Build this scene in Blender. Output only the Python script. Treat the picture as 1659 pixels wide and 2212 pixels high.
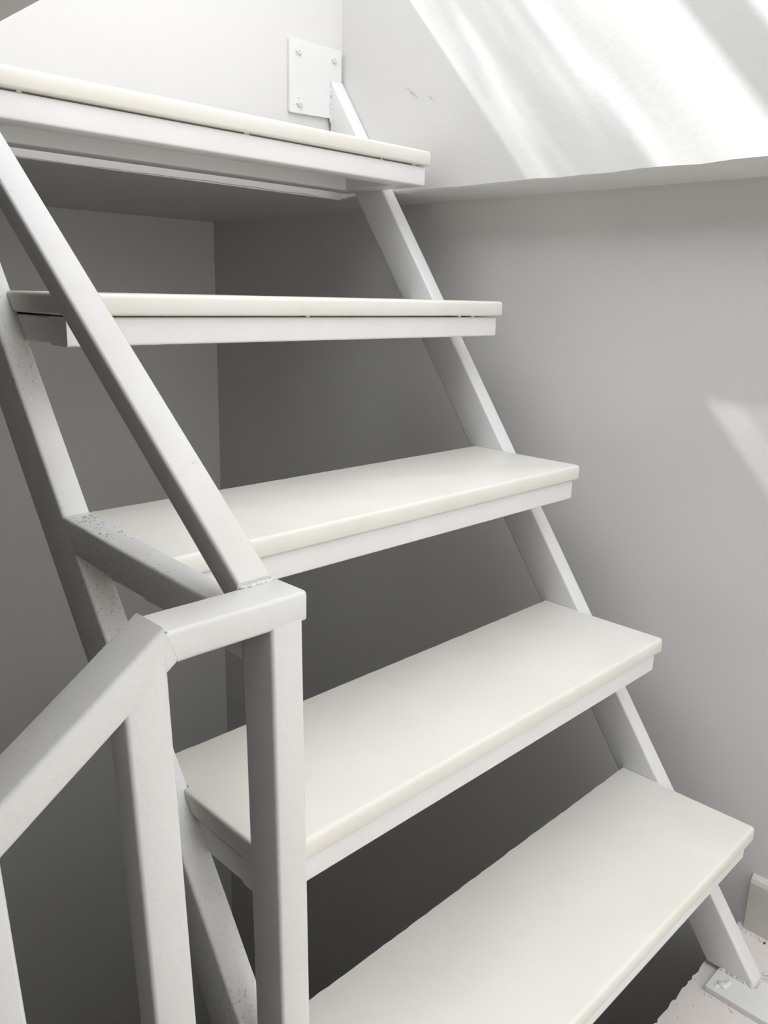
import bpy, bmesh, math, random
from mathutils import Vector, Matrix

random.seed(11)
scn = bpy.context.scene
for o in list(bpy.data.objects):
    bpy.data.objects.remove(o, do_unlink=True)
COL = scn.collection

# ------------------------------------------------------------------ camera
RX = Vector((0.708077, -0.705717, 0.024314))
UP = Vector((0.163773, 0.197609, 0.966504))
FW = Vector((0.686880, 0.680377, -0.255500))
FW.normalize(); RX = (RX - RX.dot(FW) * FW).normalized(); UP = RX.cross(FW)
cam = bpy.data.cameras.new('camera')
cam.sensor_fit = 'HORIZONTAL'; cam.sensor_width = 36.0
cam.lens = 36.0 * 1773.01 / 1659.0
cam.clip_start = 0.01
camo = bpy.data.objects.new('camera', cam); COL.objects.link(camo)
m = Matrix.Identity(4)
for i in range(3):
    m[i][0] = RX[i]; m[i][1] = UP[i]; m[i][2] = -FW[i]
m[0][3], m[1][3], m[2][3] = -1.4639, -0.8854, 0.3294
camo.matrix_world = m
scn.camera = camo

# ------------------------------------------------------------------ sky, sun, exposure
w = bpy.data.worlds.new('sky'); scn.world = w; w.use_nodes = True
bg = w.node_tree.nodes['Background']
bg.inputs[0].default_value = (0.935, 0.95, 1.0, 1); bg.inputs[1].default_value = 1.5
SUN = Vector((0.131, -0.385, -0.4357)).normalized()
sl = bpy.data.lights.new('sun', 'SUN'); sl.energy = 5.5; sl.angle = math.radians(0.9)
sl.color = (1.0, 0.985, 0.96)
so = bpy.data.objects.new('sun', sl); COL.objects.link(so)
so.rotation_euler = SUN.to_track_quat('-Z', 'Y').to_euler(); so.location = (-2, 4, 5)
vs = scn.view_settings
vs.view_transform = 'Standard'; vs.look = 'None'; vs.gamma = 1.0; vs.use_curve_mapping = False
vs.exposure = 0.98

# ------------------------------------------------------------------ materials
def mat(name, base, rough=0.5, tint=None, tint_scale=6.0, tint_amt=0.5, bump=0.0, bump_scale=120.0,
        speck=None, speck_scale=90.0, speck_lo=0.66, speck_hi=0.72, patch_scale=4.0, patch_lo=0.5, patch_hi=0.65, spec=0.5):
    mt = bpy.data.materials.new(name); mt.use_nodes = True
    nt = mt.node_tree; N = nt.nodes; L = nt.links
    b = N['Principled BSDF']; b.inputs['Roughness'].default_value = rough
    b.inputs['Specular IOR Level'].default_value = spec
    tc = N.new('ShaderNodeTexCoord')
    geo = N.new('ShaderNodeNewGeometry')
    P = geo.outputs['Position']
    def noise(scale, detail=4, rough_=0.55):
        n = N.new('ShaderNodeTexNoise'); n.inputs['Scale'].default_value = scale
        n.inputs['Detail'].default_value = detail; n.inputs['Roughness'].default_value = rough_
        L.new(P, n.inputs['Vector']); return n.outputs['Fac']
    def ramp(src, lo, hi):
        r = N.new('ShaderNodeMapRange'); r.inputs[1].default_value = lo; r.inputs[2].default_value = hi
        L.new(src, r.inputs[0]); return r.outputs[0]
    def mul(a, c):
        n = N.new('ShaderNodeMath'); n.operation = 'MULTIPLY'
        for i, s in enumerate((a, c)):
            if isinstance(s, (int, float)): n.inputs[i].default_value = s
            else: L.new(s, n.inputs[i])
        return n.outputs[0]
    def mix(fac, a, c):
        n = N.new('ShaderNodeMix'); n.data_type = 'RGBA'
        L.new(fac, n.inputs[0])
        for i, s in ((6, a), (7, c)):
            if isinstance(s, tuple): n.inputs[i].default_value = (*s, 1)
            else: L.new(s, n.inputs[i])
        return n.outputs[2]
    col = base
    if tint:
        col = mix(mul(ramp(noise(tint_scale), 0.42, 0.68), tint_amt), col, tint)
    if speck:
        f = mul(ramp(noise(speck_scale, 5, 0.65), speck_lo, speck_hi), ramp(noise(patch_scale, 2), patch_lo, patch_hi))
        col = mix(f, col, speck)
    if isinstance(col, tuple): b.inputs['Base Color'].default_value = (*col, 1)
    else: L.new(col, b.inputs['Base Color'])
    if bump:
        bp = N.new('ShaderNodeBump'); bp.inputs['Strength'].default_value = bump
        bp.inputs['Distance'].default_value = 0.002
        L.new(noise(bump_scale, 5), bp.inputs['Height']); L.new(bp.outputs[0], b.inputs['Normal'])
    return mt

M_WALL = mat('white_wall_paint', (0.722, 0.716, 0.695), 0.62, (0.687, 0.678, 0.652), 2.2, 0.5, 0.22, 70)
M_RAIL = mat('white_railing_paint', (0.71, 0.705, 0.69), 0.36, (0.65, 0.635, 0.61), 9, 0.5, 0.3, 75,
             speck=(0.40, 0.37, 0.33), speck_scale=170, speck_lo=0.70, speck_hi=0.76, patch_scale=7, patch_lo=0.58, patch_hi=0.7)
M_HAND = mat('stained_handrail_paint', (0.695, 0.69, 0.675), 0.36, (0.62, 0.585, 0.52), 5, 0.5, 0.14, 140,
             speck=(0.45, 0.41, 0.34), speck_scale=60, speck_lo=0.62, speck_hi=0.74, patch_scale=6, patch_lo=0.52, patch_hi=0.66)
M_STEEL = mat('white_steel_paint', (0.80, 0.80, 0.79), 0.34, (0.74, 0.735, 0.715), 9, 0.45, 0.12, 160,
              speck=(0.42, 0.40, 0.36), speck_scale=170, speck_lo=0.70, speck_hi=0.76, patch_scale=7, patch_lo=0.58, patch_hi=0.7)
M_GRIME = mat('grimy_steel_paint', (0.80, 0.80, 0.785), 0.38, (0.70, 0.68, 0.63), 8, 0.55, 0.12, 150,
              speck=(0.40, 0.38, 0.34), speck_scale=190, speck_lo=0.56, speck_hi=0.70, patch_scale=6, patch_lo=0.40, patch_hi=0.56)
M_STONE = mat('cream_stone', (0.79, 0.772, 0.712), 0.36, (0.745, 0.72, 0.65), 6, 0.7, 0.05, 60,
              speck=(0.5, 0.47, 0.42), speck_scale=110, speck_lo=0.735, speck_hi=0.76, patch_scale=9, patch_lo=0.45, patch_hi=0.6)
M_FLOOR = mat('pink_cement_floor', (0.82, 0.77, 0.735), 0.6, (0.76, 0.715, 0.68), 9, 0.5, 0.3, 60)
M_BASE = mat('beige_baseboard_paint', (0.66, 0.64, 0.58), 0.5, (0.58, 0.56, 0.51), 12, 0.5, 0.15, 80)
M_GRIT = mat('brown_grit', (0.26, 0.21, 0.17), 0.8)
M_DARK = mat('dark_grit', (0.06, 0.055, 0.05), 0.8)
M_STAIN = mat('beige_paint_scrape', (0.62, 0.54, 0.46), 0.7)
M_PLASTER = mat('white_plaster', (0.74, 0.71, 0.68), 0.75, None, 1, 1, 0.5, 140)
M_METAL = mat('grey_rail_paint', (0.45, 0.46, 0.47), 0.4)
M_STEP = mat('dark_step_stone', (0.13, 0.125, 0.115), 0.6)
M_FRONT = mat('grey_front_block', (0.42, 0.42, 0.41), 0.7)
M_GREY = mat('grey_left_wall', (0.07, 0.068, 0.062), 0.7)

def glass_mat():
    mt = bpy.data.materials.new('sun_streak_glass'); mt.use_nodes = True
    nt = mt.node_tree; N = nt.nodes; L = nt.links
    N.clear()
    out = N.new('ShaderNodeOutputMaterial'); tr = N.new('ShaderNodeBsdfTransparent')
    gl = N.new('ShaderNodeBsdfGlossy'); gl.inputs['Roughness'].default_value = 0.03
    mx = N.new('ShaderNodeMixShader'); mx.inputs[0].default_value = 0.05
    geo = N.new('ShaderNodeNewGeometry')
    mp = N.new('ShaderNodeMapping'); mp.inputs['Scale'].default_value = (4.0, 1.0, 10.0)
    L.new(geo.outputs['Position'], mp.inputs['Vector'])
    n = N.new('ShaderNodeTexNoise'); n.inputs['Scale'].default_value = 1.3; n.inputs['Detail'].default_value = 5
    n.inputs['Roughness'].default_value = 0.62
    L.new(mp.outputs[0], n.inputs['Vector'])
    sp = N.new('ShaderNodeSeparateXYZ'); L.new(geo.outputs['Position'], sp.inputs[0])
    # tint shaped to streak the sunlight: lower half of the pane, clear at its foot
    r1 = N.new('ShaderNodeMapRange'); r1.interpolation_type = 'SMOOTHSTEP'
    r1.inputs[1].default_value = 1.27; r1.inputs[2].default_value = 1.37
    r2 = N.new('ShaderNodeMapRange'); r2.interpolation_type = 'SMOOTHSTEP'
    r2.inputs[1].default_value = 1.90; r2.inputs[2].default_value = 1.60
    L.new(sp.outputs[2], r1.inputs[0]); L.new(sp.outputs[2], r2.inputs[0])
    mu = N.new('ShaderNodeMath'); mu.operation = 'MULTIPLY'; L.new(r1.outputs[0], mu.inputs[0]); L.new(r2.outputs[0], mu.inputs[1])
    r3 = N.new('ShaderNodeMapRange'); r3.inputs[1].default_value = 0.66; r3.inputs[2].default_value = 0.46
    L.new(n.outputs['Fac'], r3.inputs[0])
    mu2 = N.new('ShaderNodeMath'); mu2.operation = 'MULTIPLY'; L.new(mu.outputs[0], mu2.inputs[0]); L.new(r3.outputs[0], mu2.inputs[1])
    cm = N.new('ShaderNodeMix'); cm.data_type = 'RGBA'
    cm.inputs[6].default_value = (0.96, 0.97, 0.97, 1); cm.inputs[7].default_value = (0.36, 0.37, 0.375, 1)
    L.new(mu2.outputs[0], cm.inputs[0]); L.new(cm.outputs[2], tr.inputs[0])
    L.new(tr.outputs[0], mx.inputs[1]); L.new(gl.outputs[0], mx.inputs[2]); L.new(mx.outputs[0], out.inputs[0])
    return mt
M_GLASS = glass_mat()

# ------------------------------------------------------------------ helpers
def link(name, bm, material, parent=None, smooth=False):
    me = bpy.data.meshes.new(name)
    bmesh.ops.recalc_face_normals(bm, faces=bm.faces[:])
    bm.to_mesh(me); bm.free()
    me.materials.append(material)
    if smooth:
        for p in me.polygons: p.use_smooth = True
        me.set_sharp_from_angle(angle=math.radians(50))
    o = bpy.data.objects.new(name, me); COL.objects.link(o)
    if parent:
        o.parent = parent; o.matrix_parent_inverse = Matrix.Translation(-Vector(parent.location))
    return o

def empty(name, loc):
    o = bpy.data.objects.new(name, None); o.location = loc; o.empty_display_size = 0.05
    COL.objects.link(o); return o

def tag(o, label, cat, group=None):
    o['label'] = label; o['category'] = cat
    if group: o['group'] = group
    return o

def struct(o, label=None):
    o['kind'] = 'structure'
    if label: o['label'] = label
    return o

def rect_profile(hw, hh, r, n=3):
    pts = []
    for cx, cy, a0 in ((hw - r, hh - r, 0), (-hw + r, hh - r, 90), (-hw + r, -hh + r, 180), (hw - r, -hh + r, 270)):
        for k in range(n + 1):
            a = math.radians(a0 + 90 * k / n)
            pts.append((cx + r * math.cos(a), cy + r * math.sin(a)))
    return pts

def tube(bm, c, axis, u, hw, hh, pA, nA, pB, nB, r=0.004, seg=1, wob=0.0):
    """rounded rectangular tube along axis through c, cut by the planes (pA,nA) and (pB,nB)"""
    c, axis, u = Vector(c), Vector(axis).normalized(), Vector(u).normalized()
    v = axis.cross(u).normalized()
    pA, nA, pB, nB = Vector(pA), Vector(nA), Vector(pB), Vector(nB)
    rings = []
    prof = rect_profile(hw, hh, r)
    for s in range(seg + 1):
        ring = []
        dx, dy = random.uniform(-wob, wob), random.uniform(-wob, wob)
        for a, b in prof:
            q = c + u * a + v * b
            tA = (pA - q).dot(nA) / axis.dot(nA); tB = (pB - q).dot(nB) / axis.dot(nB)
            t = tA + (tB - tA) * s / seg
            ring.append(bm.verts.new(q + axis * t + u * dx + v * dy))
        rings.append(ring)
    n = len(prof)
    for s in range(seg):
        for i in range(n):
            j = (i + 1) % n
            bm.faces.new((rings[s][i], rings[s][j], rings[s + 1][j], rings[s + 1][i]))
    bm.faces.new(rings[0][::-1]); bm.faces.new(rings[-1])
    return bm

def rbox(bm, lo, hi, r=0.003, seg=1):
    """box with its four long edges (along the longest side) rounded"""
    d = [hi[i] - lo[i] for i in range(3)]
    k = max(range(3), key=lambda i: d[i])
    ax = [Vector((1, 0, 0)), Vector((0, 1, 0)), Vector((0, 0, 1))]
    ui, vi = [i for i in range(3) if i != k]
    c = [(lo[i] + hi[i]) / 2 for i in range(3)]
    u = ax[ui]; a = ax[k]
    if abs(a.cross(u).dot(ax[vi])) < 0.5: ui, vi = vi, ui
    pa = list(c); pa[k] = lo[k]; pb = list(c); pb[k] = hi[k]
    return tube(bm, c, ax[k], ax[ui], d[ui] / 2, d[vi] / 2, pa, ax[k], pb, ax[k], min(r, d[ui] / 2.2, d[vi] / 2.2), seg)

def box(bm, lo, hi):
    v = [bm.verts.new((x, y, z)) for x in (lo[0], hi[0]) for y in (lo[1], hi[1]) for z in (lo[2], hi[2])]
    for f in ((0, 1, 3, 2), (4, 6, 7, 5), (0, 4, 5, 1), (2, 3, 7, 6), (0, 2, 6, 4), (1, 5, 7, 3)):
        bm.faces.new([v[i] for i in f])
    return bm

def prism(bm, poly, axis, a, b):
    """extrude a closed 2-D polygon along an axis (0=x,1=y,2=z) from a to b"""
    def P(q, t):
        l = list(q); l.insert(axis, t); return bm.verts.new(l)
    A = [P(q, a) for q in poly]; B = [P(q, b) for q in poly]
    n = len(poly)
    for i in range(n):
        j = (i + 1) % n
        bm.faces.new((A[i], A[j], B[j], B[i]))
    bm.faces.new(A[::-1]); bm.faces.new(B)
    return bm

def lump(bm, c, r, sq=(1, 1, 1), jit=0.25, sub=2):
    res = bmesh.ops.create_icosphere(bm, subdivisions=sub, radius=r)
    for v in res['verts']:
        k = 1 + random.uniform(-jit, jit)
        v.co = Vector((v.co.x * sq[0] * k + c[0], v.co.y * sq[1] * k + c[1], v.co.z * sq[2] * k + c[2]))

# ------------------------------------------------------------------ measured layout (metres)
XU, XL = 0.0446, 0.175           # upper and lower face of the right wall
YU, YL = 0.796, 1.574            # upper and lower face of the back wall
ZS = 0.5665                      # lower edge of the upper walls
FLOOR = -0.978
COT, Y0, SD = 0.708, 0.1961, 0.0998
def sy(z): return Y0 + COT * z   # front face of the stringers
RIN, ROUT = 0.0032, 0.0432       # right stringer
LIN, LOUT = -0.955, -0.996       # left stringer
TREADS = [(0.4461, 0.6421), (0.2221, 0.3220), (0.0, 0.0), (-0.2197, -0.3133), (-0.4430, -0.6257)]
TS, GAP, FH, INS = 0.0299, 0.0028, 0.040, 0.0118
DEPTH = 0.2783
LW = -2.1                        # side wall on the left
YF, YB = -0.267, -0.2135         # front and back face of the railing
LEANY = 0.027                    # the end post leans back a little as it rises
# left end of each stone and of its frame: the third butts against the link bar, the fifth against the end post
SLAB_L = [-0.9635, -0.9635, -0.9548, -0.9635, -0.9548]
FRAME_L = [-0.9595, -0.9595, -0.9550, -0.9595, -0.9553]

# ------------------------------------------------------------------ setting
def edge_wall():
    # upper right wall: a thick beam whose lower front edge wavers a little
    bm = bmesh.new()
    ys = [YU - i * 0.06 for i in range(0, 66)]
    xo = 0.55
    rows = []
    for i, y in enumerate(ys):
        j = random.uniform(-0.0016, 0.0016) if 0 < i < 65 else 0
        zl = ZS + j - (0.004 if i == 0 else 0)
        rows.append([bm.verts.new(q) for q in ((XU, y, 2.3), (XU, y, zl + 0.004), (XU + 0.004, y, zl), (XL + 0.02, y, 0.556), (xo, y, 0.556), (xo, y, 2.3))])
    for a, b in zip(rows, rows[1:]):
        for k in range(6):
            l = (k + 1) % 6
            bm.faces.new((a[k], a[l], b[l], b[k]))
    bm.faces.new(rows[0]); bm.faces.new(rows[-1][::-1])
    return bm
wru = struct(link('wall_right_upper', edge_wall(), M_WALL), 'white upper right wall overhanging the grey lower wall, streaked with sunlight')

bm = bmesh.new(); box(bm, (XL, -3.1, -3.0), (0.55, YL + 0.2, 0.562))
struct(link('wall_right_lower', bm, M_WALL), 'shaded lower right wall set back beneath the overhang')
bm = bmesh.new(); box(bm, (-3.2, YL, -3.0), (XL, YL + 0.2, 0.60))
struct(link('wall_back_lower', bm, M_WALL), 'shaded back wall of the recess behind the open treads')

def back_upper():
    bm = bmesh.new()
    n = 48
    rows = []
    x0, x1 = LW, XU
    for i in range(n + 1):
        x = x0 + (x1 - x0) * i / n
        j = random.uniform(-0.0015, 0.0015) if 0 < i < n else 0
        z = ZS + j - 0.004 * max(0, (x + 0.1) / 0.15)
        rows.append([bm.verts.new(q) for q in ((x, YU, 1.235), (x, YU, z + 0.0008), (x, YU + 0.0008, z), (x, YU + 0.17, 0.62), (x, YU + 0.17, 1.235))])
    for a, b in zip(rows, rows[1:]):
        for k in range(5):
            l = (k + 1) % 5
            bm.faces.new((a[k], a[l], b[l], b[k]))
    bm.faces.new(rows[0]); bm.faces.new(rows[-1][::-1])
    return bm
wbu = struct(link('wall_back_upper', back_upper(), M_WALL), 'bright white upper back wall carrying the bolted steel plate')

bm = bmesh.new()
vs8 = [(LW, YU + 0.0012, ZS + 0.0006), (-0.1, YU + 0.0012, ZS + 0.0004), (XU, YU + 0.0012, ZS - 0.0034), (XL + 0.03, YU + 0.0012, 0.5562), (XL + 0.03, YL, 0.5500), (LW, YL, 0.5535)]
A = [bm.verts.new(q) for q in vs8]; Bv = [bm.verts.new((q[0], q[1], 0.72)) for q in vs8]
bm.faces.new(A[::-1]); bm.faces.new(Bv)
for i in range(6):
    j = (i + 1) % 6; bm.faces.new((A[i], A[j], Bv[j], Bv[i]))
struct(link('ceiling_recess', bm, M_WALL), 'dark underside of the landing above the recess')

# landing floor with a ragged broken edge over the void
def floor_mesh():
    bm = bmesh.new()
    top = [(XL, -3.1), (XL, -0.387)]
    x = XL
    while x > -0.86:
        x -= random.uniform(0.003, 0.011)
        top.append((max(x, -0.86), -0.386 + random.gauss(0, 0.0013)))
    top += [(-0.86, -0.20), (-1.06, -0.20), (-1.06, -3.1)]
    prism(bm, top, 2, FLOOR - 0.14, FLOOR)
    return bm
fl = struct(link('floor', floor_mesh(), M_FLOOR), 'pinkish cement landing floor with a ragged broken edge')
bm = bmesh.new(); box(bm, (-3.2, -3.1, -3.1), (XL, YL, -3.0))
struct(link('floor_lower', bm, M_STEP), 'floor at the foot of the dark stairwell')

bm = bmesh.new()
prism(bm, [(XL, FLOOR), (0.163, FLOOR), (0.162, -0.862), (0.166, -0.853), (XL, -0.845)], 1, -3.1, -0.402)
struct(link('baseboard_right', bm, M_BASE), 'beige baseboard ending beside the foot of the stringer')

# overhead slab and side wall that close the left side of the stairwell
bm = bmesh.new(); rbox(bm, (LW, -0.50, 0.6335), (-1.018, YU - 0.001, 0.80), 0.003)  # unseen front part of the slab is drawn forward to shade the railing
struct(link('ceiling_left', bm, M_WALL), 'shaded underside of the side landing at the upper left')
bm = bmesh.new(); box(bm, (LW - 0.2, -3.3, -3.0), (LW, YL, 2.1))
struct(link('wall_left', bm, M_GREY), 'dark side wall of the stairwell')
bm = bmesh.new(); prism(bm, [(LW, -3.0), (0.55, -3.0), (0.55, 0.7), (-0.85, 0.7), (-0.85, 2.6), (LW, 2.6)], 1, -3.3, -3.1)  # unseen block, stepped higher on the left to dim railing and void
struct(link('light_block_front', bm, M_FRONT), 'unseen stepped grey block added to cut light from the front')
bm = bmesh.new(); box(bm, (-1.06, -0.75, -3.0), (XL, -0.45, FLOOR - 0.14))  # added out of view so light enters the void only from above
struct(link('light_block_landing', bm, M_STEP), 'unseen dark block added under the landing to keep light out of the void')
bm = bmesh.new(); box(bm, (LW, -0.36, -3.0), (-1.065, -0.31, -0.52))  # added below the view to stop front light reaching the low void
struct(link('light_block_flight', bm, M_STEP), 'unseen low dark block added along the lower flight to darken the void')
# lower flight going down beside the railing
lf = empty('lower_flight', (-1.6, -0.9, -3.0))
tag(lf, 'dark stone flight descending from the landing beside the railing', 'staircase')
for k in range(4):
    bm = bmesh.new(); box(bm, (-1.06 - 0.255 * (k + 1), -1.55, -3.0), (-1.06 - 0.255 * k, -0.365, FLOOR - 0.19 * (k + 1)))
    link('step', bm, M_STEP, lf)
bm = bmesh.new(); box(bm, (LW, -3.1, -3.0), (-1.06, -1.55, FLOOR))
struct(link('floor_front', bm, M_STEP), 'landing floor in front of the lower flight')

# paint scrapes on the upper right wall (children of the wall)
for poly in ([(0.5720, 0.7965), (0.5640, 0.7955), (0.5560, 0.7880), (0.5450, 0.7825), (0.5300, 0.7690), (0.5270, 0.7660), (0.5320, 0.7680), (0.5500, 0.7790), (0.5560, 0.7800), (0.5590, 0.7840), (0.5600, 0.7910)],
             [(0.5000, 0.7690), (0.4930, 0.7680), (0.4840, 0.7600), (0.4800, 0.7590), (0.4900, 0.7610), (0.4950, 0.7640)]):
    bm = bmesh.new(); prism(bm, poly, 0, XU - 0.0004, XU + 0.001)
    link('paint_scrape', bm, M_STAIN, wru)

# ------------------------------------------------------------------ steel staircase
AX = Vector((0, COT, 1)).normalized()
stair = empty('steel_staircase', (-0.48, -0.45, FLOOR))
tag(stair, 'white painted steel open staircase frame with two sloping stringers', 'staircase')
def stringer(x0, x1, p0, n0, material):
    bm = bmesh.new()
    yc = Y0 + SD / 2
    perp = SD / 2 * AX.z
    tube(bm, ((x0 + x1) / 2, yc, 0), AX, (1, 0, 0), abs(x1 - x0) / 2, perp, p0, n0, (0, YU - 0.008, 0), (0, 1, 0), 0.0045, seg=14, wob=0.0003)
    return link('stringer', bm, material, stair, True)
stringer(RIN, ROUT, (0, 0, FLOOR + 0.012), (0, 0, 1), M_STEEL)
stringer(LOUT, LIN, (0, YB - 0.001, 0), (0, 1, -LEANY), M_GRIME)   # welded to the back of the end post

# frames welded between the stringers, one under each stone
for i, (yf, zt) in enumerate(TREADS):
    fr = empty('tread_frame', (-0.48, yf, zt - TS - GAP - FH)); fr.parent = stair
    fr.matrix_parent_inverse = Matrix.Translation(-Vector(stair.location))
    z1 = zt - TS - GAP; z0 = z1 - FH
    y0 = yf + INS
    W = 0.055
    def add(nm, lo, hi, r=0.004):
        bm = bmesh.new(); rbox(bm, lo, hi, r)
        o = bpy.data.objects.new(nm, None)
        me = bpy.data.meshes.new(nm); bmesh.ops.recalc_face_normals(bm, faces=bm.faces[:]); bm.to_mesh(me); bm.free()
        me.materials.append(M_STEEL)
        for p in me.polygons: p.use_smooth = True
        me.set_sharp_from_angle(angle=math.radians(50))
        o = bpy.data.objects.new(nm, me); COL.objects.link(o); o.parent = fr
        o.matrix_parent_inverse = Matrix.Translation(-Vector((-0.48, yf, zt - TS - GAP - FH)))
        return o
    add('front_bar', (FRAME_L[i], y0, z0), (-0.0045, y0 + W, z1))
    add('side_bar', (-0.0515, y0 + W - 0.004, z0 + 0.0004), (0.0028, yf + 0.276, z1 - 0.0004))
    add('side_bar', (FRAME_L[i] + 0.0003, y0 + W - 0.004, z0 + 0.0004), (-0.9050, yf + 0.276, z1 - 0.0004))
    add('rear_bar', (-0.9060, yf + 0.2225, z0), (-0.0505, yf + 0.2735, z1))

# wall plate with painted-over bolts and a weld
def wall_plate(x0, x1, bolts, weldx):
    bm = bmesh.new()
    prism(bm, [(x0 + 0.002, 0.745), (x1 - 0.002, 0.751), (x1, 0.755), (x1, 0.904), (x1 - 0.002, 0.907), (x0 + 0.003, 0.9055), (x0, 0.902), (x0, 0.748)], 1, YU - 0.0085, YU - 0.0005)
    wp = link('wall_plate', bm, M_STEEL, stair)
    for bx, bz in bolts:
        bm = bmesh.new()
        r = 0.0100
        prism(bm, [(bx + r * math.cos(a * math.pi / 3 + 0.3), bz + r * math.sin(a * math.pi / 3 + 0.3)) for a in range(6)], 1, YU - 0.0135, YU - 0.008)
        prism(bm, [(bx + 0.004 * math.cos(a * math.pi / 5), bz + 0.004 * math.sin(a * math.pi / 5)) for a in range(10)], 1, YU - 0.016, YU - 0.013)
        for _ in range(8):
            lump(bm, (bx + random.uniform(-.010, .010), YU - 0.009, bz + random.uniform(-.012, .012)), random.uniform(.002, .0045), (1, .7, 1), 0.2, 1)
        link('bolt', bm, M_STEEL, wp, True)
    bm = bmesh.new()
    z = 0.742
    while z < 0.835:
        lump(bm, (weldx + random.uniform(-.0006, .0006), YU - 0.0095, z), random.uniform(.0022, .0036), (1, 1, 1.25), 0.18, 1)
        z += random.uniform(.003, .0055)
    link('weld_bead', bm, M_STEEL, wp, True)
wall_plate(-0.127, 0.0360, [(-0.1002, 0.8823), (0.0118, 0.8853), (-0.0962, 0.7693)], 0.0012)

# base plates under the stringers
def base_plate(x0, x1, y0, y1, bolts, material, parent):
    bm = bmesh.new()
    rbox(bm, (x0, y0, FLOOR), (x1, y1, FLOOR + 0.012), 0.0015)
    bp = link('base_plate', bm, material, parent)
    for bx, by in bolts:
        bm = bmesh.new()
        lump(bm, (bx, by, FLOOR + 0.012), 0.009, (1.1, 1.1, .55), 0.2, 2)
        lump(bm, (bx + .012, by - .006, FLOOR + 0.012), 0.007, (1.2, 1, .6), 0.25, 2)
        lump(bm, (bx - .010, by + .006, FLOOR + 0.012), 0.005, (1.2, 1, .6), 0.25, 1)
        link('anchor_bolt', bm, material, bp, True)
    return bp
bpl = base_plate(-0.0625, 0.034, -0.70, -0.4175, [(-0.0366, -0.4400), (-0.0366, -0.63)], M_STEEL, stair)
bm = bmesh.new()
y = -0.487
while y < -0.418:
    lump(bm, (RIN - 0.002 + random.uniform(-.002, .001), y, FLOOR + 0.013), random.uniform(.002, .0042), (1.2, 1, .9), 0.3, 1); y += random.uniform(.002, .005)
for _ in range(26):
    lump(bm, (random.uniform(RIN, ROUT + .012), -0.489 + random.uniform(-.006, .004), FLOOR + 0.0125), random.uniform(.002, .005), (1, 1, .8), 0.3, 1)
link('weld_bead', bm, M_PLASTER, bpl, True)

# ------------------------------------------------------------------ stone treads
def stone(yf, zt, xl):
    bm = bmesh.new()
    xr = 0.0022
    bl, br = LIN + 0.0012, RIN - 0.0012
    nb = 60
    jitter = [random.uniform(-0.0012, 0.0012) * (1 if random.random() < .5 else .3) for _ in range(nb + 1)]
    layers = [(0.0, 0.0035), (0.0010, 0.0016), (0.0035, 0.0), (0.0230, 0.0), (0.0258, 0.0005), (0.0278, 0.0016), (0.0291, 0.0032), (TS, 0.0058)]
    rings = []
    for dz, ins in layers:
        z = zt - TS + dz
        yn = sy(z) - 0.0012
        pts = []
        R = 0.004
        # front, left to right with small rounded corners
        for k in range(5):
            a = math.pi + (math.pi / 2) * k / 4
            pts.append((xl + ins * .6 + R + R * math.cos(a), yf + ins + R + R * math.sin(a)))
        for k in range(1, 12):
            pts.append((xl + (xr - xl) * k / 12, yf + ins))
        for k in range(5):
            a = 1.5 * math.pi + (math.pi / 2) * k / 4
            pts.append((xr - ins * .6 - R + R * math.cos(a), yf + ins + R + R * math.sin(a)))
        bi = min(ins, 0.0015)
        pts += [(xr - ins * .6, yn), (br, yn + 0.001)]
        for k in range(nb + 1):
            pts.append((br + (bl - br) * k / nb, yf + DEPTH - bi + jitter[k]))
        pts += [(bl, yn + 0.001), (xl + ins * .6, yn)]
        rings.append([bm.verts.new((px, py, z)) for px, py in pts])
    n = len(rings[0])
    for a, b in zip(rings, rings[1:]):
        for i in range(n):
            j = (i + 1) % n
            bm.faces.new((a[i], a[j], b[j], b[i]))
    bm.faces.new(rings[0][::-1]); bm.faces.new(rings[-1])
    return bm
labels = ['topmost cream stone tread, seen from below, level with the bolted wall plate',
          'second cream stone tread from the top, seen edge-on behind the handrail',
          'middle cream stone tread, level with the bar linking railing and stringer',
          'fourth cream stone tread from the top, directly behind the railing posts',
          'lowest cream stone tread, just above the base plate on the floor']
for (yf, zt), xl, lb in zip(TREADS, SLAB_L, labels):
    o = link('stone_tread', stone(yf, zt, xl), M_STONE, None, True)
    tag(o, lb, 'stair tread', 'stone treads of the staircase')
    for x in (-0.90, -0.52, -0.135, -0.06):
        bm = bmesh.new()
        xx = x + random.uniform(-.03, .03)
        box(bm, (xx, yf + INS + 0.003, zt - TS - GAP), (xx + random.uniform(.006, .012), yf + INS + 0.02, zt - TS + 0.0005))
        link('mortar_pad', bm, M_PLASTER, o)
        bm = bmesh.new(); box(bm, (xx, yf + 0.235, zt - TS - GAP), (xx + 0.03, yf + 0.262, zt - TS + 0.0005))
        link('mortar_pad', bm, M_PLASTER, o)

# ------------------------------------------------------------------ railing
rail = empty('railing', (-0.975, -0.24, FLOOR))
tag(rail, 'white welded tube railing with sloping handrail and upright posts', 'railing')
RT, RB = 0.031, -0.002
def post_at(x0, x1, yb, top, zbot, lean, leany=0.0):
    bm = bmesh.new()
    ax = Vector((-lean, leany, 1)).normalized()
    c = ((x0 + x1) / 2, (YF + yb) / 2, top[0][2])
    tube(bm, c, ax, (1, 0, 0), (x1 - x0) / 2, (yb - YF) / 2, (0, 0, zbot), (0, 0, 1), top[0], top[1], 0.0045, seg=8, wob=0.0002)
    return link('post', bm, M_RAIL, rail, True)
SLX = Vector((1, 0, 0.717)).normalized()      # sloping rail climbs towards +x
SN = Vector((-0.717, 0, 1)).normalized()
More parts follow.
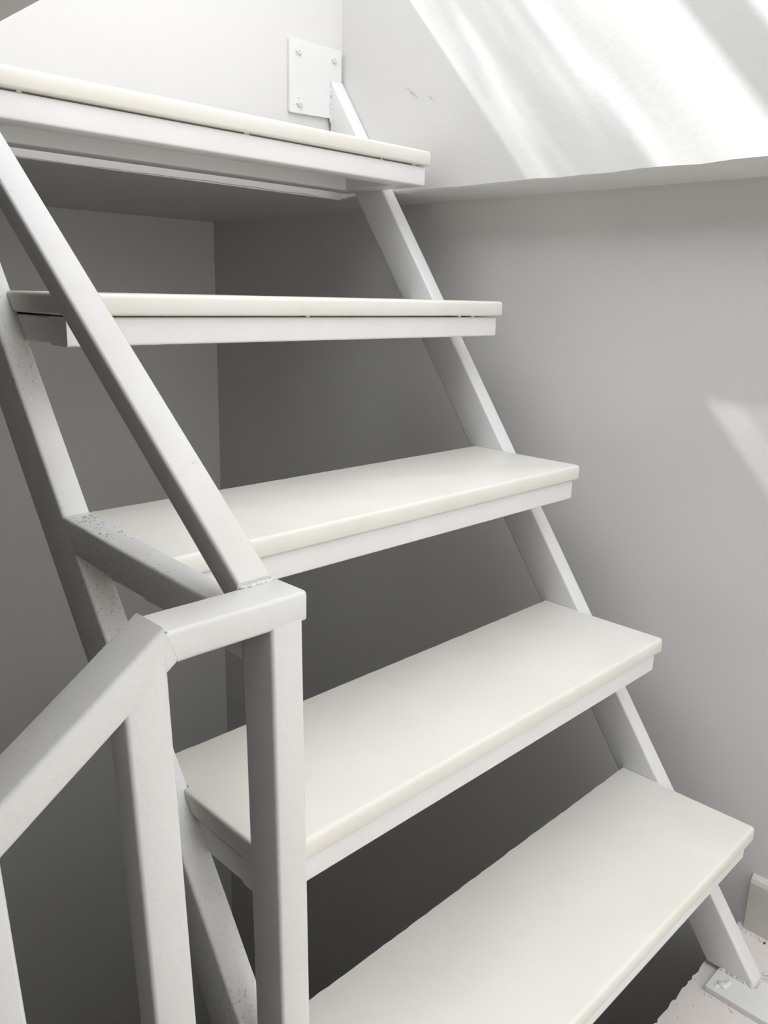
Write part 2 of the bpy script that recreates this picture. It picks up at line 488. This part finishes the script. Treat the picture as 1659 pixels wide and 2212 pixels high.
# sloping rail, front top edge through (-1.1201, .0331)
mz = Vector((-1.1201, 0, 0.0325)) - SN * 0.019
bm = bmesh.new()
mit = Vector((1, 0, 0.35)).normalized()
tube(bm, (mz.x, (YF + YB) / 2, mz.z), SLX, (0, 1, 0), (YB - YF) / 2, 0.019, (-1.60, 0, 0), (1, 0, 0), (-1.1135, 0, 0.031), mit, 0.0045, seg=8, wob=0.0002)
link('sloping_rail', bm, M_RAIL, rail, True)
# level rail from the corner to the end post
bm = bmesh.new()
tube(bm, (-1.0, (YF + YB) / 2, (RT + RB) / 2), (1, 0, 0), (0, 1, 0), (YB - YF) / 2, (RT - RB) / 2, (-1.1135, 0, 0.031), mit, (-0.9508, 0, 0), (1, 0, 0), 0.0045, seg=6, wob=0.0003)
link('top_rail', bm, M_RAIL, rail, True)
post_at(-0.996, -0.955, YB, ((0, 0, RB + 0.004), (0, 0, 1)), FLOOR + 0.011, 0.0, LEANY)
base_plate(-1.045, -0.905, -0.335, -0.208, [(-1.025, -0.31), (-0.925, -0.235)], M_RAIL, rail)
zr = lambda x: 0.0325 - 0.717 * (-1.1201 - x) - 0.045
sn = (-0.717, 0, 1)
post_at(-1.1592, -1.1138, -0.229, ((-1.1138, 0, zr(-1.1138) + 0.022), sn), -1.098, 0.036)
post_at(-1.3180, -1.2728, -0.229, ((-1.2728, 0, zr(-1.2728) + 0.012), sn), -1.212, 0.043)
post_at(-1.4760, -1.4310, -0.229, ((-1.4310, 0, zr(-1.4310) + 0.012), sn), -1.326, 0.050)
# handrail climbing to the back wall
HS, HD = 0.8363, -0.016          # rise, and slight drift clear of the stone ends
HX = Vector((HD, 1, HS)).normalized()
HU = (Vector((1, 0, 0)) - HX * HX.x).normalized(); HN = HU.cross(HX).normalized()
hc = Vector((-0.955, -0.21, 0.2161 - HS * 0.21)) - HU * 0.0224 - HN * 0.0164
bm = bmesh.new()
tube(bm, hc, HX, HU, 0.0224, 0.0164, (0, YB - 0.001, 0), (0, 1, 0), (0, YU + 0.0005, 0), (0, 1, 0), 0.0045, seg=12, wob=0.0003)
link('handrail', bm, M_HAND, rail, True)
# link bar between stringer and end post
LX = Vector((0, 1, 0.052)).normalized()
bm = bmesh.new()
tube(bm, ((LOUT + LIN) / 2, 0.05, 0.0106 - 0.024), LX, (1, 0, 0), 0.0205, 0.024, (0, YB - 0.001, 0), (0, 1, 0), (0, sy(0) + 0.004, 0), (0, 1, -COT), 0.0045, seg=8, wob=0.0003)
link('link_bar', bm, M_GRIME, rail, True)
# weld between handrail and top rail
bm = bmesh.new()
for k in range(16):
    x = LOUT + (LIN - LOUT) * k / 15
    lump(bm, (x, YB - 0.002, RT + 0.0005), random.uniform(.0022, .0036), (1.2, 1.2, .6), 0.25, 1)
link('weld_bead', bm, M_RAIL, rail, True)
bm = bmesh.new()
for k in range(14):
    t = k / 13
    lump(bm, (-1.1135 + 0.0010 * random.uniform(-1, 1), YF + (YB - YF) * t, RT + 0.001), random.uniform(.0016, .0028), (1, 1.2, .7), 0.25, 1)
link('weld_bead', bm, M_RAIL, rail, True)
# bottom beam the posts stand on, running down beside the lower flight
bm = bmesh.new()
bz = Vector((-1.06, 0, FLOOR - 0.035)) - SN * 0.03
tube(bm, (bz.x, -0.24, bz.z), SLX, (0, 1, 0), 0.03, 0.05, (-1.62, 0, 0), (1, 0, 0), (-1.0605, 0, 0), (1, 0, 0), 0.0045)
link('bottom_beam', bm, M_RAIL, rail, True)

# ------------------------------------------------------------------ glass balustrade on the parapet above
bal = empty('glass_balustrade', (-0.45, 0.88, 1.235))
tag(bal, 'unseen glass balustrade tinted to streak the sunlight, with a square metal top rail on the parapet', 'balustrade')
bm = bmesh.new(); rbox(bm, (LW + 0.002, 0.845, 1.965), (0.0440, 0.905, 2.028), 0.004); link('top_rail', bm, M_METAL, bal)
bm = bmesh.new(); box(bm, (-0.95, 0.871, 1.236), (-0.035, 0.879, 1.966)); link('glass_panel', bm, M_GLASS, bal)
bm = bmesh.new(); box(bm, (-2.0, 0.871, 1.236), (-1.03, 0.879, 1.966)); link('glass_panel', bm, M_GLASS, bal)
for x in (-2.06, -1.01, -0.012):
    bm = bmesh.new(); rbox(bm, (x - 0.02, 0.855, 1.235), (x + 0.02, 0.895, 1.966), 0.003); link('post', bm, M_METAL, bal)

# ------------------------------------------------------------------ grit and crumbs
def crumbs(name, spots, material, label, parent=None):
    bm = bmesh.new()
    for (x, y, z, r) in spots:
        lump(bm, (x, y, z + r * .4), r, (1, 1, .7), 0.35, 1)
    o = link(name, bm, material)
    o['kind'] = 'stuff'; o['label'] = label
    return o
sp = []
for _ in range(90):
    d = abs(random.gauss(0, 0.055))
    y = 0.198 - d
    z = 0.0106 + 0.052 * (y - 0.05)
    sp.append((random.uniform(LOUT + .006, LIN - .004), y, z, random.choice((.0004, .0005, .0006, .0007, .0011))))
tag(crumbs('grit', sp, M_GRIT, 'dark grit scattered on the link bar beside the stringer'), 'dark grit scattered on the link bar beside the stringer', 'grit')
bm = bmesh.new(); lump(bm, (-0.985, 0.115, 0.0152), .0026, (1.3, 1, .6), .3, 1)
tag(link('paint_chip', bm, M_PLASTER), 'small white paint chip lying on the link bar', 'paint chip')
sp = []
for _ in range(70):
    x = random.uniform(-0.30, 0.17); y = -0.39 - abs(random.gauss(0, 0.012))
    if not (-0.066 < x < 0.038 and y < -0.414):      # none inside the base plate
        sp.append((x, y, FLOOR, random.uniform(.0006, .0018)))
for _ in range(40):
    y = random.uniform(-0.6, -0.42)
    sp.append((-0.0648 - abs(random.gauss(0, 0.006)), y, FLOOR, random.uniform(.0006, .0022)))
for _ in range(40):
    sp.append((0.1585 - abs(random.gauss(0, 0.005)), random.uniform(-0.5, -0.39), FLOOR, random.uniform(.001, .003)))
tag(crumbs('plaster_crumbs', sp, M_PLASTER, 'loose plaster crumbs along the broken floor edge'), 'loose plaster crumbs along the broken floor edge', 'crumbs')
bm = bmesh.new(); lump(bm, (0.150, -0.452, FLOOR + .0015), .0032, (1.2, .8, .6), .2, 1)
tag(link('pebble', bm, M_DARK), 'tiny black pebble on the floor beside the baseboard', 'pebble')
